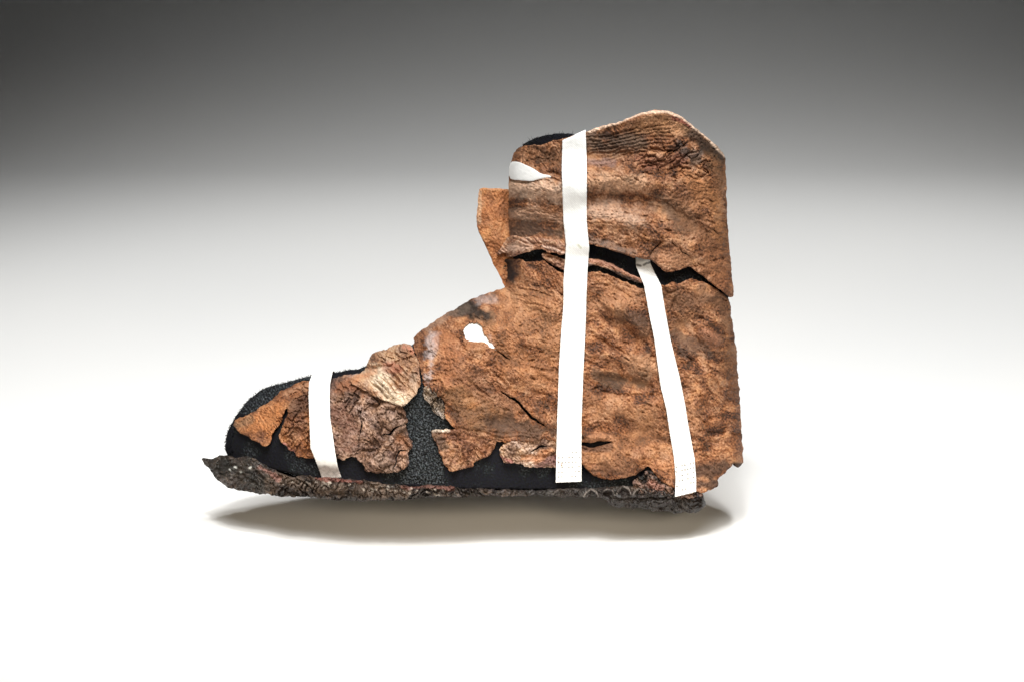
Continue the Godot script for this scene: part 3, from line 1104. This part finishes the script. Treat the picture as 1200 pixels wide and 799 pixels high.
	sh.fold("562 502 590 507 630 508", 1.3, -2.5)
	sh.fold("856 505 862 512", 2.2, -6.0)
	sh.fold("820 545 840 556 852 548", 3.0, -3.0)
	# folds round the heel
	var rng := RandomNumberGenerator.new()
	rng.seed = 21
	for k in 34:
		var x := rng.randf_range(798, 856)
		var y := rng.randf_range(400, 535)
		var dx := rng.randf_range(7, 16)
		var dy := rng.randf_range(-4, 9)
		sh.fold("%f %f %f %f %f %f" % [x, y, x + dx * 0.5, y + dy * 0.5 + rng.randf_range(-3, 3), x + dx, y + dy], 1.2, -2.8, 1.0, 1.0)
	for k in 60:
		var x := rng.randf_range(520, 775)
		var y := rng.randf_range(345, 545)
		var dx := rng.randf_range(6, 18)
		sh.fold("%f %f %f %f" % [x, y, x + dx, y + dx * rng.randf_range(0.1, 0.6)], 1.1, -2.2, 1.0, 1.0)
	for k in 60:
		var x := rng.randf_range(500, 865)
		var y := rng.randf_range(345, 545)
		sh.fold("%f %f %f %f" % [x, y, x + 2.5, y + rng.randf_range(-1, 2)], 1.3, -3.6, 0.0, 0.6)


func crumb_surface(sh: Sheet) -> void:
	base_on(sh, 2.0)
	sh.cr.fill(0.6)
	leather(sh, {"angle": 20.0, "stretch": 1.4, "wrinkle": 1.5, "grain": 1.3, "lump": 1.5, "cell": 0.6, "dark": Color(0.010, 0.009, 0.009), "mid": Color(0.034, 0.024, 0.020), "light": Color(0.2, 0.12, 0.09), "tones": 1.6})
	sh.stain_and_shading("762 566 772 570", 4, Color(0.34, 0.17, 0.13), 0.6, 1.0)


func tongue_surface(sh: Sheet) -> void:
	for j in sh.h:
		for i in sh.w:
			var x := sh.r.position.x + i * sh.c
			var y := sh.r.position.y + j * sh.c
			var left := lerpf(559.0, 558.0, clampf((y - 220.0) / 45.0, 0.0, 1.0)) + maxf(0.0, y - 268.0) * 0.5
			var d := clampf((x - left) / 48.0, 0.0, 1.0)
			sh.base[j * sh.w + i] = 1.5 + 7.0 * (1.0 - 0.9 * smoothstep(278.0, 300.0, y)) * sqrt(1.0 - (1.0 - d) * (1.0 - d))
	sh.cr.fill(0.0)
	leather(sh, {"angle": 100.0, "stretch": 1.8, "wrinkle": 0.7, "grain": 0.7, "lump": 1.5, "dark": Color(0.180, 0.070, 0.029), "mid": Color(0.303, 0.119, 0.048), "light": Color(0.394, 0.193, 0.090)})
	sh.stain_and_shading("562 224 561 260", 2.0, Color(0.508, 0.344, 0.221), 0.5, 0.4)
	sh.stain_and_shading("585 250 580 280", 9, Color(0.246, 0.098, 0.041), 0.4)
	sh.fold("594 225 592 260 588 285", 3, -2.0)


func strip_surface(sh: Sheet, lift: float) -> void:
	base_on(sh, lift - 3.0)
	sh.cr.fill(0.15)
	leather(sh, {"angle": 18.0, "stretch": 4.0, "wrinkle": 1.4, "grain": 1.0, "lump": 1.0, "dark": Color(0.11, 0.05, 0.032), "mid": Color(0.28, 0.135, 0.08), "light": Color(0.5, 0.32, 0.22)})
	sh.stain_and_shading("690 305 720 313 750 328", 2.2, Color(0.46, 0.24, 0.17), 0.7, 0.4)
	sh.stain_and_shading("690 311 720 320 750 334", 2.6, Color(0.05, 0.04, 0.038), 0.9, 0.3)
	sh.stain_and_shading("590 294 605 290 622 292", 4, Color(0.5, 0.34, 0.26), 0.55)
	sh.stain_and_shading("636 289 648 292 662 298", 1.6, Color(0.55, 0.38, 0.3), 0.7, 0.3)
	sh.fold("632 286 648 289 664 296", 1.4, -2.6)
	sh.fold("600 280 620 286 640 285", 1.6, -3.0)
	sh.fold("596 286 610 290 626 290", 1.3, -2.4)
	sh.fold("640 300 655 304 664 310", 1.3, -2.4)


func collar_surface(sh: Sheet) -> void:
	base_on(sh, 7.0)
	sh.cr.fill(0.0)
	sh.cracked("760 190 790 182 820 195", 15, 0.6)
	sh.cracked("610 185 640 190", 10, 0.2)
	leather(sh, {"angle": 10.0, "stretch": 3.8, "wrinkle": 1.05, "grain": 1.1, "lump": 2.2, "dark": Color(0.045, 0.021, 0.013), "mid": Color(0.195, 0.08, 0.037), "light": Color(0.39, 0.21, 0.118)})
	# colour, with highlights of swells and shade of hollows painted in
	sh.stain_and_shading("600 222 640 220 656 230", 13, Color(0.5, 0.345, 0.25), 0.65, 0.6)  # pale scuff, with the highlight of the swell painted in
	sh.stain_and_shading("692 212 720 214 750 215", 10, Color(0.48, 0.29, 0.18), 0.6, 0.6)  # highlight along the upper swell, painted as paler hide
	sh.stain_and_shading("690 248 720 250 745 256", 11, Color(0.5, 0.33, 0.235), 0.6, 0.6)  # highlight along the lower swell, painted as paler hide
	sh.stain_and_shading("690 168 715 172 745 166", 12, Color(0.075, 0.05, 0.036), 0.85, 0.5)
	sh.stain_and_shading("690 190 715 192", 5, Color(0.17, 0.11, 0.1), 0.6)
	sh.stain_and_shading("806 152 825 168 846 184", 8, Color(0.06, 0.038, 0.026), 0.9, 0.45)
	sh.stain_and_shading("835 190 846 205", 10, Color(0.17, 0.085, 0.04), 0.55)
	sh.stain_and_shading("748 150 775 144 795 150", 10, Color(0.38, 0.2, 0.1), 0.5)
	sh.stain_and_shading("750 192 775 190 800 185", 8, Color(0.2, 0.085, 0.055), 0.6, 0.8)
	sh.stain_and_shading("800 175 815 186", 7, Color(0.1, 0.08, 0.07), 0.7, 0.8)
	sh.stain_and_shading("788 139 800 143 808 148", 2.4, Color(0.16, 0.04, 0.03), 0.8, 0.6)
	sh.stain_and_shading("770 240 795 252 812 266", 11, Color(0.115, 0.07, 0.045), 0.7, 0.9)  # shade of the slanting valley painted dark
	sh.stain_and_shading("600 268 630 269 656 273", 9, Color(0.05, 0.032, 0.024), 0.8, 0.9)  # painted shade in the concave band above the lower edge
	sh.stain_and_shading("600 250 630 252 656 258", 6, Color(0.36, 0.23, 0.16), 0.5)
	sh.stain_and_shading("815 215 835 240 845 270", 12, Color(0.36, 0.155, 0.055), 0.45)
	sh.stain_and_shading("800 205 815 215", 8, Color(0.37, 0.16, 0.07), 0.5)
	sh.stain_and_shading("835 300 850 330", 12, Color(0.26, 0.105, 0.048), 0.5)
	sh.stain_and_shading("690 283 715 289 740 296", 4, Color(0.14, 0.1, 0.08), 0.6)
	sh.stain_and_shading("770 300 785 308 800 306", 8, Color(0.4, 0.21, 0.12), 0.5)
	sh.stain_and_shading("810 230 830 270 835 310", 20, Color(0.19, 0.085, 0.04), 0.5, 0.9)
	sh.stain_and_shading("610 180 640 180 655 190", 9, Color(0.17, 0.085, 0.045), 0.45, 0.9)
	sh.stain_and_shading("690 155 720 146 755 133 780 132 800 139 830 163 850 182", 2.0, Color(0.66, 0.48, 0.36), 0.8, 0.4)  # light caught by the rim, painted as a thin pale line
	# swells and hollows
	sh.fold("600 220 650 222 720 210 780 216", 13, 6.5, 0.6)
	sh.fold("690 234 740 236 785 250 830 275", 9, -6.0, 0.7)
	sh.fold("688 256 740 262 790 282 835 310", 13, 5.0, 0.6)
	sh.fold("690 288 730 298 765 304", 5, 3.5, 0.3)
	sh.fold("600 264 630 268 660 274", 9, -5.5, 0.3)
	sh.fold("688 186 720 188 748 184", 8, -5.0, 0.4)
	sh.fold("700 150 740 141 775 134 800 140", 5, 3.0)
	sh.fold("800 160 825 175 845 192", 8, -3.0)
	sh.fold("830 220 840 260 848 300", 10, 3.0)
	# long folds under the rim
	for k in 8:
		var y := 161.0 + k * 4.2
		sh.fold("%f %f %f %f %f %f %f %f" % [687, y + 2, 715, y - 1 - k * 0.2, 750, y - 9.0 - k * 0.4, 790, y - 15.0 + k * 0.5], 1.5, -3.4, 0.8, 1.2)
	sh.fold("688 196 712 195 746 190", 1.6, -3.6)
	sh.fold("690 200 716 199 748 196", 2.2, 2.2)
	# the flaking patch
	sh.fold("747 194 767 191 776 187 782 180 791 175 801 167", 1.6, -6.0, 0.7)
	sh.fold("772 198 784 192 795 186", 1.6, -6.0, 0.7)
	sh.fold("757 179 765 176 774 176", 1.3, -4.5)
	sh.fold("752 186 764 184 774 180", 1.3, -4.5)
	sh.fold("800 186 806 182 813 180", 1.4, -5.0)
	sh.fold("808 192 821 198 831 204", 1.4, -4.5)
	sh.fold("790 190 800 194 812 192", 1.3, -4.0)
	sh.fold("782 200 796 198 806 200", 1.3, -4.0)
	sh.ledge("806 168 790 178 770 192 748 196", 4.5, 3.5)
	# creases at the front edge
	for k in 9:
		var x := 608.0 + k * 5.6
		sh.fold("%f %f %f %f %f %f" % [x + 6, 172 + (k % 3), x + 2, 182 + k * 0.6, x - 3 + (k % 2) * 3, 191 + k * 1.1], 1.3, -3.0, 0.9, 1.2)
	sh.fold("640 206 648 203 656 206", 2.4, -6.0)
	sh.fold("640 208 650 211 658 214", 1.3, -4.0)
	sh.fold("602 214 620 213 640 212", 1.5, -3.0)
	for k in 7:
		sh.fold("%f %f %f %f %f %f" % [600 + (k % 3) * 6, 244 + k * 4.0, 626, 248 + k * 4.2 + (k % 2) * 2, 656, 252 + k * 4.6], 1.3, -2.2, 0.9, 1.4)
	for k in 6:
		sh.fold("%f %f %f %f %f %f" % [690 + (k % 3) * 8, 228 + k * 3.0, 735, 231 + k * 3.6 + (k % 2) * 2, 790 + k * 4, 244 + k * 5.0], 1.3, -2.2, 0.9, 1.4)
	# the lifted lobe over the gap
	sh.tear("760 303 766 293 773 285", 0.5, 0.5)
	sh.fold("770 289 778 282", 1.5, -4.0)
	sh.tear("790 288 798 295 807 301 811 309", 0.5, 0.5)
	sh.fold("785 283 794 291", 1.5, -4.0)
	sh.fold("786 298 786 312", 9, 1.6, 0.3)
	var rng := RandomNumberGenerator.new()
	rng.seed = 8
	for k in 70:
		var x := rng.randf_range(610, 850)
		var y := rng.randf_range(205, 320)
		var dx := rng.randf_range(5, 14)
		sh.fold("%f %f %f %f" % [x, y, x + dx, y + dx * rng.randf_range(0.0, 0.7)], 1.1, -2.2, 1.0, 1.0)
	for k in 40:
		var x := rng.randf_range(610, 850)
		var y := rng.randf_range(205, 330)
		sh.fold("%f %f %f %f" % [x, y, x + 2.5, y + rng.randf_range(-1, 2)], 1.3, -3.4, 0.0, 0.6)


func cotton_surface(sh: Sheet, lift: float, plain: bool) -> void:
	base_on(sh, lift)
	weave(sh)


func weave(sh: Sheet) -> void:
	for j in sh.h:
		var y := sh.r.position.y + j * sh.c
		for i in sh.w:
			var n := j * sh.w + i
			var x := sh.r.position.x + i * sh.c
			sh.z[n] += 0.4 * sin(x * 2.4) * sin(y * 2.4) + 0.3 * n_fine.get_noise_2d(x * 2.0, y * 2.0)
			var k := 0.69 + 0.04 * n_mid.get_noise_2d(x * 2.0, y * 2.0)
			sh.col[n] = Color(k, k, k * 0.985)


# a woven tape laid over what has been built so far, given by its left and right edges
func tape(label: String, left: String, right: String, mat: Material, over: float, tucked: bool) -> void:
	var l := Sheet.poly(left)
	var r := Sheet.poly(right)
	var p := l.duplicate()
	r.reverse()
	p.append_array(r)
	r.reverse()
	var lay := top
	for k in 3:
		lay = dilated(lay)
	for k in 4:
		lay = blurred(lay)
	var hold := 528.0 if label.contains("upright") else (548.0 if label.contains("slanting") else 900.0)
	var sheets := []
	for cell in [0.8, 2.4]:
		var sh := Sheet.new()
		sh.wob = n_mid
		sh.setup(bounds([p]), cell)
		sh.outline([p], 12.0)
		for j in sh.h:
			for i in sh.w:
				var n := j * sh.w + i
				var x := sh.r.position.x + i * sh.c
				var y := sh.r.position.y + j * sh.c
				sh.sd[n] += 0.25 * n_fine.get_noise_2d(x * 2.0, y * 2.0)
				sh.base[n] = maxf(2.0, sample(lay, x, minf(y, hold)) + 1.0)
		weave(sh)
		# holes of the weave, marks of handling, shade painted at the tucked ends
		var rng := RandomNumberGenerator.new()
		rng.seed = label.length()
		if l.size() > 9:
			var a := l[l.size() - 1]
			var b := r[r.size() - 1]
			var up := (l[l.size() - 3] - a).normalized()
			for row in 6:
				for k in 7:
					if rng.randf() < 0.45:
						continue
					var q := a.lerp(b, (k + 0.7) / 7.6) + up * (6.0 + row * 5.6)
					var s := "%f %f %f %f" % [q.x, q.y, q.x + 0.6, q.y]
					sh.fold(s, 0.9, -1.4, 0.0, 0.0)
					sh.stain_and_shading(s, 0.9, Color(0.14, 0.135, 0.13), 0.8, 0.0)
		if label.contains("upright"):
			sh.stain_and_shading("677 288 680 291", 1.6, Color(0.42, 0.42, 0.3), 0.7, 0.6)
			sh.stain_and_shading("668 285 668.6 284", 0.7, Color(0.4, 0.38, 0.35), 0.6, 0.3)
			sh.stain_and_shading("672 357 672.5 358", 0.7, Color(0.35, 0.33, 0.3), 0.7, 0.3)
		elif label.contains("toe"):
			sh.stain_and_shading("374 552 402 551", 6, Color(0.22, 0.19, 0.175), 0.85, 0.5)  # grey-brown dirt and painted shade where the lower end tucks in
		elif label.contains("slanting"):
			for q in ["746 311 750 312", "754 311 757 309", "759 309 761 308"]:
				sh.stain_and_shading(q, 1.2, Color(0.05, 0.05, 0.05), 0.8, 0.4)
			sh.stain_and_shading("744 304 760 301", 4, Color(0.16, 0.155, 0.15), 0.7, 0.3)  # shadow under the collar painted on the tape
		sheets.append(sh)
	var o := MeshInstance3D.new()
	o.name = "cotton_tape"
	o.mesh = mesh_of(sheets[0], null, {"rim": 1.0, "deep": 3.0, "splat": false})
	o.material_override = mat
	add_child(o, true)
	o.set_meta("label", label)
	o.set_meta("category", "tape")
	o.set_meta("group", "white cotton tapes tied round the boot")
	var back := MeshInstance3D.new()
	back.name = "far_strip"
	back.mesh = side_mesh(sheets[1], -1.0, {"rim": 1.0, "deep": 3.0, "splat": false})
	back.material_override = mat
	o.add_child(back, true)
	if not tucked:
		# over the top edge to the far side
		var za := sample(lay, l[0].x, l[0].y + 1.0) + 1.2
		var st := SurfaceTool.new()
		st.begin(Mesh.PRIMITIVE_TRIANGLES)
		var steps := 24
		for k in steps + 1:
			var t := float(k) / steps
			var ang := PI * t
			var z := cos(ang) * za
			var lift := 3.5 * pow(maxf(0.0, sin(ang)), 0.5) - 1.5
			for q: Vector2 in [l[0], r[0]]:
				st.set_color(Color(0.72, 0.72, 0.71))
				st.set_normal(Vector3(0, 1, cos(ang) * 0.5).normalized())
				st.add_vertex(Vector3((q.x - CX) * S, (CY - q.y + lift) * S, z * S))
		for k in steps:
			var a := 2 * k
			for q in [a, a + 2, a + 1, a + 1, a + 2, a + 3]:
				st.add_index(q)
		var b := MeshInstance3D.new()
		b.name = "tape_bridge"
		b.mesh = st.commit()
		b.material_override = mat
		o.add_child(b, true)
